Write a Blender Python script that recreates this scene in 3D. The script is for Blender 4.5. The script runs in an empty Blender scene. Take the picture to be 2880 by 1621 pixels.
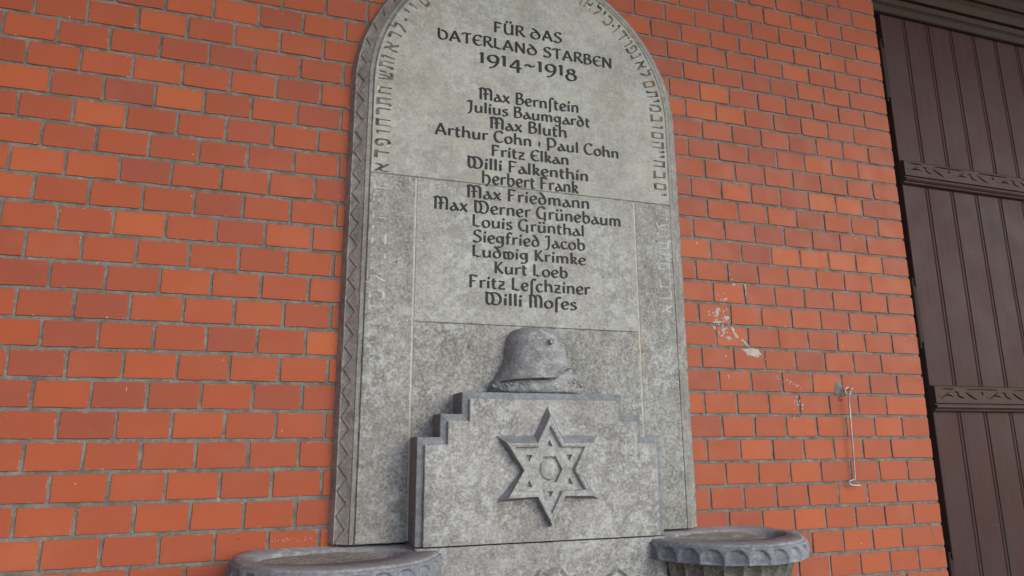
import bpy, bmesh, math, random
from mathutils import Vector, Matrix, noise
random.seed(7)
S = bpy.context.scene
COL = S.collection

# ------------------------------------------------------------------ camera, sky, sun, exposure
cam_d = bpy.data.cameras.new("camera")
cam = bpy.data.objects.new("camera", cam_d)
COL.objects.link(cam)
cam_d.sensor_width = 36.0
cam_d.lens = 24.11
cam_d.clip_start = 0.05
cam_d.clip_end = 500
RX = Vector((0.95087601, -0.30954429, -0.00414056))
RY = Vector((0.06306147, 0.20677586, -0.97635393))
RZ = Vector((0.30308095, 0.92813042, 0.21613852))
M = Matrix((( RX.x, -RY.x, -RZ.x, -0.706),
            ( RX.y, -RY.y, -RZ.y, -2.026),
            ( RX.z, -RY.z, -RZ.z, 1.5516),
            (0, 0, 0, 1)))
cam.matrix_world = M
S.camera = cam

SUN_EL, SUN_AZ = math.radians(30), math.radians(36)      # azimuth measured from straight in front towards the right
w = bpy.data.worlds.new("World"); S.world = w; w.use_nodes = True
nt = w.node_tree
sky = nt.nodes.new("ShaderNodeTexSky"); sky.sky_type = 'NISHITA'; sky.sun_disc = False
sky.sun_elevation = SUN_EL
sky.sun_rotation = math.pi - SUN_AZ
sky.air_density = 1.0; sky.dust_density = 1.25; sky.ozone_density = 1.0
bg = nt.nodes["Background"]; bg.inputs[1].default_value = 0.14
nt.links.new(sky.outputs[0], bg.inputs[0])
sl = bpy.data.lights.new("sun", 'SUN'); sl.energy = 0.62; sl.angle = math.radians(52); sl.color = (1.0, 0.975, 0.94)
so = bpy.data.objects.new("sun", sl); COL.objects.link(so)
sd = Vector((math.sin(SUN_AZ)*math.cos(SUN_EL), -math.cos(SUN_AZ)*math.cos(SUN_EL), math.sin(SUN_EL)))
so.rotation_euler = sd.to_track_quat('Z', 'Y').to_euler()
so.location = (4, -8, 6)
S.view_settings.view_transform = 'Standard'; S.view_settings.look = 'None'
S.view_settings.gamma = 1.0
S.view_settings.exposure = 1.0

# ------------------------------------------------------------------ materials
class NT:
    def __init__(s, name):
        s.m = bpy.data.materials.new(name); s.m.use_nodes = True
        s.t = s.m.node_tree; s.b = s.t.nodes["Principled BSDF"]
        s.pos = s.n("ShaderNodeNewGeometry").outputs["Position"]
    def n(s, t, **k):
        x = s.t.nodes.new(t)
        for a, v in k.items(): setattr(x, a, v)
        return x
    def l(s, a, b): s.t.links.new(a, b)
    def noise(s, scale, detail=4, rough=.55, off=(0,0,0), stretch=None):
        mp = s.n("ShaderNodeMapping"); s.l(s.pos, mp.inputs[0]); mp.inputs[1].default_value = off
        if stretch: mp.inputs[3].default_value = stretch
        x = s.n("ShaderNodeTexNoise"); s.l(mp.outputs[0], x.inputs["Vector"])
        x.inputs["Scale"].default_value = scale; x.inputs["Detail"].default_value = detail
        x.inputs["Roughness"].default_value = rough
        return x.outputs["Fac"]
    def ramp(s, f, lo, hi, a=0., b=1.):
        x = s.n("ShaderNodeMapRange"); s.l(f, x.inputs[0])
        for i, v in enumerate((lo, hi, a, b)): x.inputs[i+1].default_value = v
        return x.outputs[0]
    def mix(s, f, a, b, mode='MIX'):
        x = s.n("ShaderNodeMix", data_type='RGBA', blend_type=mode)
        for sock, v in ((x.inputs[0], f), (x.inputs[6], a), (x.inputs[7], b)):
            if hasattr(v, "is_linked") or isinstance(v, bpy.types.NodeSocket): s.l(v, sock)
            elif isinstance(v, (int, float)): sock.default_value = v
            else: sock.default_value = (*v, 1)
        return x.outputs[2]
    def math(s, op, a, b):
        x = s.n("ShaderNodeMath", operation=op)
        for i, v in enumerate((a, b)):
            if isinstance(v, bpy.types.NodeSocket): s.l(v, x.inputs[i])
            else: x.inputs[i].default_value = v
        return x.outputs[0]
    def bump(s, h, strength, dist):
        x = s.n("ShaderNodeBump"); s.l(h, x.inputs["Height"])
        x.inputs["Strength"].default_value = strength; x.inputs["Distance"].default_value = dist
        s.l(x.outputs[0], s.b.inputs["Normal"])
    def done(s, col, rough=.8, spec=.3):
        if isinstance(col, bpy.types.NodeSocket): s.l(col, s.b.inputs["Base Color"])
        else: s.b.inputs["Base Color"].default_value = (*col, 1)
        if isinstance(rough, bpy.types.NodeSocket): s.l(rough, s.b.inputs["Roughness"])
        else: s.b.inputs["Roughness"].default_value = rough
        s.b.inputs["Specular IOR Level"].default_value = spec
        return s.m

def stone(name, light, dark, speck=.5, lichen=.5, ochre=.3, blotch=.6, rough=.9, bump=.5, sc=1.0, streak=.3):
    t = NT(name)
    big = t.ramp(t.noise(5*sc, 6, .6), .40, .60)
    c = t.mix(t.math('MULTIPLY', big, blotch), light, dark)
    mid = t.ramp(t.noise(24*sc, 6, .7, (3,1,7)), .44, .60)
    c = t.mix(t.math('MULTIPLY', mid, .25+speck*.45), c, tuple(v*.66 for v in dark))
    li = t.ramp(t.noise(38*sc, 7, .75, (9,2,4)), .50, .57)
    lb = t.ramp(t.noise(4.5*sc, 4, .55, (1,8,2)), .44, .58, .25, 1)
    c = t.mix(t.math('MULTIPLY', t.math('MULTIPLY', li, lb), lichen), c, (.49,.54,.535))
    oc = t.ramp(t.noise(6*sc, 5, .6, (5,5,1)), .56, .70)
    og = t.ramp(t.noise(34*sc, 4, .6, (2,5,1)), .40, .60)
    c = t.mix(t.math('MULTIPLY', t.math('MULTIPLY', oc, og), ochre), c, (.30,.225,.14))
    fine = t.noise(120, 5, .75, (4,4,4))
    c = t.mix(t.ramp(fine, .50, .66, 0, speck), c, tuple(v*.36 for v in dark))
    c = t.mix(t.ramp(fine, .48, .34, 0, speck*.9), c, (.54,.58,.58))
    st = t.ramp(t.noise(13, 5, .65, (3,8,1), (1,1,.07)), .50, .68)
    sb = t.ramp(t.noise(3.2, 3, .5, (7,2,6)), .42, .62)
    c = t.mix(t.math('MULTIPLY', t.math('MULTIPLY', st, sb), streak), c, tuple(v*.55 for v in dark))
    pit = t.ramp(t.noise(75, 3, .5, (7,0,3)), .66, .72)
    c = t.mix(t.math('MULTIPLY', pit, speck), c, (.07,.065,.06))
    h = t.math('ADD', t.math('MULTIPLY', fine, .5), t.math('MULTIPLY', t.noise(60, 5, .7), 1.0))
    t.bump(h, bump, .004)
    return t.done(c, rough, .2)

M_ = {}
M_['stone_top']   = stone("stone_smooth", (.412,.418,.378), (.31,.312,.282), speck=.26, lichen=.45, ochre=.2, blotch=.65, bump=.25, streak=.22)
M_['stone_panel'] = stone("stone_panel", (.380,.382,.356), (.28,.28,.258), speck=.38, lichen=.55, ochre=.3, blotch=.6, bump=.3)
M_['stone_side']  = stone("stone_side", (.342,.342,.318), (.228,.223,.206), speck=.52, lichen=.55, ochre=.35, blotch=.75, bump=.5)
M_['stone_low']   = stone("stone_lower", (.345,.344,.322), (.21,.205,.187), speck=.56, lichen=.5, ochre=.7, blotch=.85, bump=.5)
M_['stone_plaque']= stone("stone_plaque", (.375,.373,.358), (.226,.219,.204), speck=.55, lichen=.52, ochre=.35, blotch=.8, bump=.45)
M_['stone_star']  = stone("stone_star", (.365,.366,.356), (.245,.242,.233), speck=.44, lichen=.45, ochre=.15, blotch=.5, bump=.35, streak=.1)
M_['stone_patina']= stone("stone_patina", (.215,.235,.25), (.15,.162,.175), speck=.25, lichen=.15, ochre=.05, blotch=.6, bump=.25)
M_['stone_border']= stone("stone_border", (.32,.31,.285), (.20,.19,.175), speck=.3, lichen=.3, ochre=.15, blotch=.7, bump=.4)
M_['stone_helmet']= stone("stone_helmet", (.27,.275,.28), (.17,.17,.175), speck=.35, lichen=.4, ochre=.1, blotch=.9, bump=.35)
M_['stone_basin'] = stone("stone_basin", (.27,.262,.275), (.185,.18,.195), speck=.25, lichen=.3, ochre=.05, blotch=.8, bump=.35)
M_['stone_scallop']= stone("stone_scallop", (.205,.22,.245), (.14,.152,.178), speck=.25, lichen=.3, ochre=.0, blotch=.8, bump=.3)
M_['stone_bowl_shaded']  = stone("stone_bowl_shaded", (.17,.158,.13), (.10,.093,.075), speck=.3, lichen=.2, ochre=.2, blotch=.8, bump=.4)  # bowl stone darkened, shade below the lip is put into the colour
M_['sand']        = stone("basin_dirt", (.30,.285,.24), (.2,.19,.16), speck=.5, lichen=.0, ochre=.1, blotch=.6, bump=.8)

def mat_brick():
    t = NT("red_brick")
    a = t.n("ShaderNodeAttribute"); a.attribute_name = "tone"
    sep = t.n("ShaderNodeSeparateColor"); t.l(a.outputs["Color"], sep.inputs[0])
    r = t.n("ShaderNodeValToRGB"); t.l(sep.outputs[0], r.inputs[0])
    e = r.color_ramp.elements
    e[0].position = 0; e[0].color = (.29,.076,.044,1)
    e[1].position = 1; e[1].color = (.56,.178,.056,1)
    for p, c in ((.25,(.37,.088,.037,1)), (.5,(.425,.102,.038,1)), (.8,(.48,.128,.043,1))):
        x = e.new(p); x.color = c
    c = r.outputs[0]
    # soft firing clouds inside each brick
    cl = t.ramp(t.noise(9, 3, .5), .35, .65)
    c = t.mix(t.math('MULTIPLY', cl, .28), c, (.35,.098,.056))
    pale = t.ramp(t.noise(5, 4, .55, (4,9,2)), .55, .75)
    c = t.mix(t.math('MULTIPLY', pale, .16), c, (.48,.22,.15))
    gr = t.noise(220, 3, .6)
    c = t.mix(t.ramp(gr, .45, .7, 0, .12), c, (.15,.05,.035))
    # firing shade and mortar film along the edges, uneven sooty and pale zones over the wall
    edge = sep.outputs[1]
    c = t.mix(t.math('MULTIPLY', edge, .30), c, (.37,.082,.026))
    mo = t.ramp(t.math('ADD', t.math('MULTIPLY', edge, .26), t.noise(34, 5, .7, (6,1,8))), .80, .86)
    c = t.mix(t.math('MULTIPLY', mo, .55), c, (.27,.25,.22))
    wz = t.ramp(t.noise(1.6, 5, .6, (2,2,9)), .38, .62)
    c = t.mix(t.math('MULTIPLY', wz, .30), c, t.mix(1.0, c, (.74,.72,.74), 'MULTIPLY'))
    sc_ = t.ramp(t.noise(7, 6, .75, (8,3,1), (1,1,.55)), .60, .70)
    c = t.mix(t.math('MULTIPLY', sc_, .28), c, (.22,.10,.075))
    # white lime drips and specks
    dr = t.ramp(t.noise(26, 2, .4, (1,2,3), (2.6,1,.7)), .775, .80)
    c = t.mix(t.math('MULTIPLY', dr, .75), c, (.62,.58,.52))
    sp = t.ramp(t.noise(75, 1, .3, (8,2,3)), .80, .82)
    c = t.mix(t.math('MULTIPLY', sp, .7), c, (.6,.52,.42))
    ds = t.ramp(t.noise(48, 2, .4, (8,7,3)), .765, .79)
    c = t.mix(t.math('MULTIPLY', ds, .6), c, (.07,.035,.025))
    t.bump(t.math('ADD', t.noise(14, 4, .5), t.math('MULTIPLY', gr, .35)), .25, .004)
    return t.done(c, t.ramp(t.noise(12,3), .3, .7, .45, .65), .22)
M_['brick'] = mat_brick()

def mat_simple(name, c1, c2, scale, rough, bump=.3, dist=.003, spec=.3, det=5, stretch=None, metal=0):
    t = NT(name)
    n = t.noise(scale, det, .6, (0,0,0), stretch)
    c = t.mix(t.ramp(n, .35, .65), c1, c2)
    t.bump(n, bump, dist)
    t.b.inputs["Metallic"].default_value = metal
    return t.done(c, rough, spec)
def mat_mortar():
    t = NT("grey_mortar")
    c = t.mix(t.ramp(t.noise(18, 6, .7), .38, .62), (.232,.232,.213), (.128,.130,.118))
    f = t.noise(170, 4, .7)
    c = t.mix(t.ramp(f, .5, .75, 0, .55), c, (.09,.09,.08))
    c = t.mix(t.ramp(t.noise(60, 4, .6, (3,3,1)), .62, .72, 0, .5), c, (.42,.41,.38))
    t.bump(t.math('ADD', t.noise(50, 4, .7), f), .7, .004)
    return t.done(c, .95, .1)
M_['mortar'] = mat_mortar()
M_['lime']   = mat_simple("lime_joint", (.50,.48,.42), (.36,.34,.29), 40, .95)
M_['dark_joint'] = mat_simple("dark_joint", (.24,.235,.215), (.15,.145,.13), 40, .95)
M_['stain']  = mat_simple("lime_splash", (.50,.465,.42), (.35,.31,.27), 45, .95, .6)
M_['cement'] = mat_simple("cement_patch", (.24,.225,.19), (.15,.14,.12), 50, .95, .8)
M_['rust']   = mat_simple("rust", (.20,.08,.04), (.12,.06,.04), 60, .9)
M_['paint']  = mat_simple("black_letter_paint", (.013,.014,.018), (.022,.023,.028), 90, .6, .3, .001)
def mat_hebrew():
    t = NT("worn_letter_paint")
    n = t.noise(38, 3, .6)
    c = t.mix(t.ramp(n, .40, .52), (.062,.052,.042), (.15,.135,.11))
    c = t.mix(t.ramp(t.noise(16, 3, .6, (5,1,2)), .55, .62), c, (.19,.17,.14))
    c = t.mix(t.ramp(t.noise(20, 2, .5, (2,1,9)), .64, .67), c, (.17,.10,.04))
    c = t.mix(t.ramp(t.noise(24, 2, .5, (2,7,9)), .64, .67), c, (.50,.48,.44))
    return t.done(c, .85, .2)
M_['hebrew'] = mat_hebrew()
def mat_ghost():
    t = NT("eroded_letter")
    c = t.mix(t.ramp(t.noise(30, 3, .6), .42, .56), (.33,.325,.30), (.50,.51,.50))
    return t.done(c, .9, .1)
M_['ghost'] = mat_ghost()
def mat_wood(name, c1, c2, c3):
    t = NT(name)
    g = t.noise(14, 5, .6, (0,0,0), (4,4,.25))
    c = t.mix(t.ramp(g, .35, .65), c1, c2)
    b = t.ramp(t.noise(4, 4, .5, (3,0,0)), .45, .65)
    c = t.mix(t.math('MULTIPLY', b, .55), c, c3)
    s = t.ramp(t.noise(60, 2, .4, (3,2,0)), .76, .80)
    c = t.mix(t.math('MULTIPLY', s, .35), c, (.22,.18,.16))
    t.bump(t.noise(40, 4, .6, (0,0,0), (3,3,.12)), .18, .003)
    return t.done(c, t.ramp(t.noise(9, 3), .3, .7, .38, .52), .09)
M_['door'] = mat_wood("brown_painted_boards", (.064,.031,.028), (.051,.027,.026), (.058,.040,.043))
M_['batten'] = mat_wood("brown_painted_batten", (.070,.040,.034), (.058,.034,.031), (.062,.044,.042))
M_['lintel'] = mat_wood("brown_painted_lintel", (.052,.034,.026), (.042,.028,.022), (.05,.038,.028))
M_['iron']   = mat_simple("painted_iron", (.036,.022,.020), (.024,.017,.016), 60, .6, .2, .003, .12)
M_['wire']   = mat_simple("galvanised_wire", (.44,.44,.44), (.30,.30,.31), 60, .45, .2, .001, .5, 5, None, .55)
M_['paving'] = mat_simple("paving", (.40,.385,.36), (.32,.31,.29), 6, .9)
M_['soffit'] = mat_simple("soffit_boards", (.10,.07,.05), (.07,.05,.036), 10, .7)

# ------------------------------------------------------------------ helpers
def link(name, bm, mat, parent=None, smooth=False):
    me = bpy.data.meshes.new(name)
    bmesh.ops.recalc_face_normals(bm, faces=bm.faces[:]) if False else None
    bm.to_mesh(me); bm.free()
    if mat: me.materials.append(M_[mat])
    if smooth:
        for p in me.polygons: p.use_smooth = True
    o = bpy.data.objects.new(name, me); COL.objects.link(o)
    if parent: o.parent = parent
    return o
def tag(o, label, cat, group=None):
    o["kind"] = "thing"; o["label"] = label; o["category"] = cat
    if group: o["group"] = group
    return o
def struct(o): o["kind"] = "structure"; return o
def empty(name, loc=(0,0,0)):
    o = bpy.data.objects.new(name, None); COL.objects.link(o); o.location = loc; o.empty_display_size = .2
    return o
def adopt(child, parent):
    """parent without moving: children are modelled in world coordinates"""
    child.parent = parent
    child.matrix_parent_inverse = Matrix.Translation(parent.location).inverted()
    return child
def P(x, z, d): return Vector((x, -d, z))
def box(bm, x0, x1, z0, z1, d0, d1):
    """d = distance in front of the wall plane, d1 > d0"""
    v = [bm.verts.new(P(x, z, d)) for d in (d0, d1) for (x, z) in ((x0,z0),(x1,z0),(x1,z1),(x0,z1))]
    for f in ((4,5,6,7),(0,3,2,1),(0,1,5,4),(1,2,6,5),(2,3,7,6),(3,0,4,7)): bm.faces.new([v[i] for i in f])
def rings(bm, rs, cap=True, close=True):
    vs = [[bm.verts.new(P(*p)) for p in r] for r in rs]
    n = len(rs[0])
    for a, b in zip(vs, vs[1:]):
        for i in range(n if close else n-1):
            j = (i+1) % n
            bm.faces.new((a[i], a[j], b[j], b[i]))
    if cap: bm.faces.new(vs[-1])
    return vs
def area(poly): return sum(a[0]*b[1]-b[0]*a[1] for a, b in zip(poly, poly[1:]+poly[:1]))*.5
def inset(poly, t):
    """inset a counter-clockwise (x, z) polygon by t"""
    n = len(poly); out = []
    for i in range(n):
        p0, p1, p2 = (Vector(poly[k % n]) for k in (i-1, i, i+1))
        a = (p1-p0).normalized(); b = (p2-p1).normalized()
        na = Vector((-a.y, a.x)); nb = Vector((-b.y, b.x))
        m = na+nb
        k = t/max(.25, (1+na.dot(nb)))
        q = p1+m*k
        out.append((q.x, q.y))
    return out
def plate(bm, poly, d0, d1, bev=.002):
    if area(poly) < 0: poly = poly[::-1]
    q = inset(poly, bev)
    rings(bm, [[(x,z,d0) for x,z in poly], [(x,z,d1-bev) for x,z in poly], [(x,z,d1) for x,z in q]])
def smooth_pts(pts, n=8):
    out = []
    P_ = [Vector(p) for p in pts]
    P_ = [P_[0]*2-P_[1]] + P_ + [P_[-1]*2-P_[-2]]
    for i in range(1, len(P_)-2):
        for k in range(n):
            t = k/n; a, b, c, d = P_[i-1], P_[i], P_[i+1], P_[i+2]
            out.append(.5*((2*b)+(c-a)*t+(2*a-5*b+4*c-d)*t*t+(3*b-a-3*c+d)*t**3))
    out.append(P_[-2]); return out
def fill_holes(bm, outer, holes, d, depth):
    """a flat face at distance d with holes whose walls run back by depth and are floored"""
    edges = []
    def loop(poly):
        vs = [bm.verts.new(P(x, z, d)) for x, z in poly]
        for a, b in zip(vs, vs[1:]+vs[:1]): edges.append(bm.edges.new((a, b)))
        return vs
    loop(outer)
    hv = [loop(h) for h in holes]
    r = bmesh.ops.triangle_fill(bm, use_beauty=True, use_dissolve=False, edges=edges)
    for f in r['geom']:
        if isinstance(f, bmesh.types.BMFace) and f.normal.y > 0: f.normal_flip()
    for vs in hv:
        bk = [bm.verts.new(v.co+Vector((0, depth, 0))) for v in vs]
        n = len(vs)
        for i in range(n): bm.faces.new((vs[i], vs[(i+1)%n], bk[(i+1)%n], bk[i]))
        bm.faces.new(bk)

# ------------------------------------------------------------------ ground and porch roof
bm = bmesh.new(); box(bm, -200, 200, -.2, 0, -.6, 300); struct(link("ground", bm, 'paving'))
bm = bmesh.new()
box(bm, -6, 8, 4.45, 4.6, -.3, 2.6)
for k in range(9): box(bm, -6+k*1.7, -5.88+k*1.7, 4.30, 4.449, -.0, 2.6)
struct(link("ceiling", bm, 'soffit'))

# ------------------------------------------------------------------ brick wall (header bond)
PX, PZ, X0, Z0 = .13, .0773470, -1.444, 2.83
TONE = {}
for r, u, tval in ((1,2,.85),(4,2.5,.97),(3,2,.85),(0,2.5,.8),(0,3.5,.85),(9,2,.97),(13,6,1.0),(7,1,.85),(11,3,.8),
                 (4,1.5,.04),(2,3.5,.15),(0,4.5,.18),(11,0,.12),(13,1,.15),(12,1.5,.2),(7,2,.15),(8,3.5,.15),(14,.5,.1),(15,2,.1),(16,1.5,.12),
                 (0,16.5,1.0),(5,20,.98),(5,21,.96),(8,17.5,.0),(8,18.5,.95),(8,19.5,.93),(8,20.5,.95),(8,21.5,.9),(7,18,.1),(7,20,.1),(6,19.5,.1),
                 (13,19,.08),(2,18,.15),(10,20,.9),(10,19,.85),(10,18,.85),(17,17,.9),(3,18,.15),(1,19.5,.85),(-1,19,.3),(12,22,.9)):
    TONE[(r, u)] = tval
bm = bmesh.new()
tl = bm.loops.layers.color.new("tone")
EDGE = 1.611
def brick(x0, x1, z0, z1, tone):
    j = lambda a=.0009: random.uniform(-a, a)
    c = [(x0+j(), z0+j()), (x1+j(), z0+j()), (x1+j(), z1+j()), (x0+j(), z1+j())]
    dd = random.uniform(-.0008, .0008); tx, tz = random.uniform(-.004,.004), random.uniform(-.006,.006)
    pr = []
    n = 5
    for i in range(4):                                   # slightly wavy edges, chipped corners
        a, b = Vector(c[i]), Vector(c[(i+1) % 4])
        for k in range(n):
            p = a.lerp(b, k/n)
            if k == 0:
                ch = random.uniform(.003,.006) if random.random() < .09 else .0012
                pr.append(tuple(a.lerp(Vector(c[i-1]), ch/(a-Vector(c[i-1])).length)))
                pr.append(tuple(a.lerp(b, ch/(b-a).length)))
            else:
                q = j(.0007)
                d_ = (b-a).normalized(); pr.append((p.x-d_.y*q, p.y+d_.x*q))
    xm, zm = (x0+x1)/2, (z0+z1)/2
    f = lambda x, z, e: (x, z, dd+(x-xm)*tx+(z-zm)*tz-e)
    q = inset(pr, .0013); q2 = [((x-xm)*(1-.018/(x1-x0))+xm, (z-zm)*(1-.018/(z1-z0))+zm) for x, z in q]
    before = len(bm.faces)
    vv = rings(bm, [[f(x,z,.014) for x,z in pr], [f(x,z,.0013) for x,z in pr], [f(x,z,0) for x,z in q], [f(x,z,-.0001) for x,z in q2]])
    inner = set(vv[-1])
    bm.faces.ensure_lookup_table()
    for k in range(before, len(bm.faces)):
        for lp in bm.faces[k].loops: lp[tl] = (tone, 0 if lp.vert in inner else 1, tone, 1)
for r in range(-15, 37):
    zc = Z0-r*PZ
    off = .5 if r % 2 == 0 else 0.
    k = -9
    while True:
        u = k+off
        x0 = X0+u*PX+.0042; x1 = X0+(u+1)*PX-.0042
        last = x1 > EDGE-.07
        if last: x1 = EDGE
        tone = TONE.get((r, u))
        if tone is None:
            t = random.random()
            tone = random.gauss(.53, .12)
            if t < .05: tone = random.uniform(.12, .28)
            elif t > .94: tone = random.uniform(.75, .9)
        tone = .52+(tone-.52)*.74
        brick(x0, x1, zc-PZ/2+.0049, zc+PZ/2-.0049, min(1, max(0, tone)))
        if last: break
        k += 1
wall = link("brick_wall", bm, 'brick')
tag(wall, "red brick wall with grey mortar joints behind the stone memorial, left of the wooden door", "wall")
bm = bmesh.new()                                         # mortar bed, recessed between the bricks, and the wall core
nx, nz = 330, 420
xa, xb, za, zb = X0-9*PX, EDGE-.002, -.1, 4.45
grid = []
for i in range(nx+1):
    row = []
    for k in range(nz+1):
        x = xa+(xb-xa)*i/nx; z = za+(zb-za)*k/nz
        h = noise.noise(Vector((x*40, 3, z*40)))*.0015+noise.noise(Vector((x*9, 7, z*9)))*.0010
        row.append(bm.verts.new(P(x, z, -.0032+h)))
    grid.append(row)
for i in range(nx):
    for k in range(nz): bm.faces.new((grid[i][k], grid[i+1][k], grid[i+1][k+1], grid[i][k+1]))
box(bm, xa, xb, za, zb, -.30, -.012)
link("mortar", bm, 'mortar', wall, True)

bm = bmesh.new()                                         # return wall closing the porch on the left
tl = bm.loops.layers.color.new("tone")
for r in range(-20, 37):
    zc = Z0-r*PZ
    for k in range(26):
        y0 = -.02-(k+(.5 if r % 2 else 0))*PX
        before = len(bm.faces)
        t = min(1, max(0, random.gauss(.5, .16)))
        v = [bm.verts.new(p) for p in ((-3.0,y0,zc-.034),(-3.0,y0-PX+.008,zc-.034),(-3.0,y0-PX+.008,zc+.034),(-3.0,y0,zc+.034))]
        vb = [bm.verts.new(x.co-Vector((.012,0,0))) for x in v]
        fs = [bm.faces.new(v[::-1])]+[bm.faces.new((v[i], v[(i+1)%4], vb[(i+1)%4], vb[i])) for i in range(4)]
        for f in fs:
            for lp in f.loops: lp[tl] = (t, 0, t, 1)
side = link("brick_side_wall", bm, 'brick')
tag(side, "red brick return wall at the far left, at right angles to the memorial wall", "wall")
bm = bmesh.new(); box(bm, -3.25, -3.0035, -.1, 4.45, .005, 3.4); link("mortar", bm, 'mortar', side)

# ------------------------------------------------------------------ lime splashes and cement patch on the wall
SPL = [[(.7608,2.1353),(.7614,2.1108),(.7649,2.1368)],[(.7713,2.1325),(.7776,2.1283),(.7727,2.1186)],[(.7788,2.112),(.7892,2.108),(.7808,2.1039)],
[(.7799,2.0933),(.7985,2.0922),(.7896,2.0823),(.7821,2.0876)],[(.8169,2.0724),(.8229,2.0646),(.8189,2.0655)],[(.8321,2.0921),(.8403,2.0926),(.8386,2.0597),(.8295,2.0335),(.8351,2.0619)],
[(.7448,2.0378),(.7568,2.0396),(.7574,2.0316),(.7467,2.0298)],[(.7272,2.031),(.7367,2.035),(.7333,2.0256),(.7267,2.0252)],
[(.7076,1.999),(.7171,2.0041),(.7259,2.0),(.72,1.9906),(.7175,1.9768),(.71,1.964),(.7071,1.9763),(.7025,1.9828)],[(.7286,1.9842),(.7386,1.979),(.7332,1.9765)],
[(.7392,1.9711),(.754,1.9753),(.7608,1.9631),(.7543,1.9628),(.7471,1.9556),(.7407,1.9576)],[(.6895,1.9494),(.7079,1.9537),(.726,1.9523),(.7269,1.9478),(.6918,1.9461)],
[(.6872,1.9369),(.7011,1.9331),(.7013,1.9196),(.6902,1.9258)],[(.7089,1.9177),(.7152,1.9157),(.7143,1.9045),(.7093,1.9065)],[(.7247,1.9207),(.7345,1.9301),(.7368,1.9099),(.7271,1.9028)],
[(.7358,1.8987),(.7556,1.9018),(.7577,1.8951),(.7544,1.8871),(.7442,1.8901)],[(.7625,1.9359),(.7728,1.9341),(.7785,1.9242),(.77,1.917),(.7641,1.9247)],
[(.7724,1.9137),(.7817,1.9153),(.7912,1.9032),(.7917,1.8942),(.7774,1.8959),(.7742,1.9048)],[(.7937,1.8876),(.8042,1.8868),(.801,1.8811)],
[(.7982,1.8934),(.81,1.8927),(.8247,1.8797),(.8395,1.8679),(.8237,1.8684),(.8114,1.8792)],
[(.7989,1.8574),(.8447,1.8658),(.8758,1.8568),(.8891,1.8414),(.874,1.8375),(.8703,1.8272),(.8547,1.8312),(.8209,1.838),(.8086,1.8476)],[(.8949,1.8325),(.8997,1.8259),(.8952,1.8212)],
[(.733,1.766),(.739,1.768),(.744,1.752),(.739,1.75)],[(.787,1.757),(.793,1.758),(.79,1.751)]]
def blob(bm, poly, h=.0016):
    if area(poly) < 0: poly = poly[::-1]
    cx = sum(p[0] for p in poly)/len(poly); cz = sum(p[1] for p in poly)/len(poly)
    pts = []
    n = len(poly)
    for i in range(n):
        a, b = Vector(poly[i]), Vector(poly[(i+1) % n])
        for k in range(4):
            p = a.lerp(b, k/4); d = (p-Vector((cx,cz)))
            p = Vector((cx,cz))+d*(1+.22*noise.noise(Vector((p.x*330, p.y*330, 1))))
            pts.append((p.x, p.y))
    m = [(cx+(x-cx)*.6, cz+(z-cz)*.6) for x, z in pts]
    rings(bm, [[(x,z,.0002) for x,z in pts], [(x,z,h) for x,z in m]])
bm = bmesh.new()
for s in SPL: blob(bm, s)
for k in range(110):                                      # crumbs around the big splash and a second faint trail
    if k < 70: x, z = random.gauss(.732,.022), random.gauss(1.945,.042)
    else:
        q = random.random(); x, z = .91+q*.13+random.gauss(0,.008), 1.777-q*.05+random.gauss(0,.007)
        if k > 95: x, z = random.gauss(1.02,.012), random.uniform(1.62,1.70)
    s = random.uniform(.0014, .0046)
    blob(bm, [(x-s,z),(x,z-s*1.2),(x+s,z),(x,z+s*1.2)], .001)
fr_ = random.Random(11)
for k in range(420):                                     # lime flecks left along the brick edges
    r_ = fr_.randrange(-10, 22); x = fr_.uniform(-1.5, 1.6)
    if abs(x) < .57: continue
    z = Z0-r_*PZ+fr_.choice((-1, 1))*(PZ/2-.0055-abs(fr_.gauss(0, .0016)))
    s = fr_.uniform(.0008, .0022)
    if fr_.random() < .35:
        u_ = math.floor((x-X0)/PX)+(.5 if r_ % 2 == 0 else 0); x = X0+u_*PX+fr_.choice((-1, 1))*(.0052+abs(fr_.gauss(0, .001))); z = Z0-r_*PZ+fr_.uniform(-.03, .03)
        if abs(x) < .57: continue
        blob(bm, [(x-s*.6,z),(x,z-s*2.2),(x+s*.6,z),(x,z+s*2.2)], .0009)
    else: blob(bm, [(x-s*2.0,z),(x,z-s*.7),(x+s*2.0,z),(x,z+s*.7)], .0009)
for k in range(26):                                      # grains above the left basin
    x, z = random.uniform(-.72,-.60), 1.288+abs(random.gauss(0,.006)); s = random.uniform(.001,.002)
    blob(bm, [(x-s,z),(x,z-s),(x+s,z),(x,z+s)], .001)
link("lime_splash", bm, 'stain', wall)
bm = bmesh.new()
blob(bm, [(1.1902,1.7474),(1.208,1.7538),(1.223,1.739),(1.2251,1.7119),(1.2209,1.7053),(1.2034,1.7006),(1.192,1.7039),(1.1863,1.7173)], .004)
link("cement_patch", bm, 'cement', wall)
bm = bmesh.new()
for x, z in ((1.201,1.697),(1.212,1.698)): blob(bm, [(x-.004,z),(x,z-.004),(x+.004,z),(x,z+.004)], .002)
blob(bm, [(1.194,1.692),(1.222,1.694),(1.214,1.682),(1.198,1.684)], .0012)
link("rust_mark", bm, 'rust', wall)
bm = bmesh.new()                                         # hairline cracks in a few bricks
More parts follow.
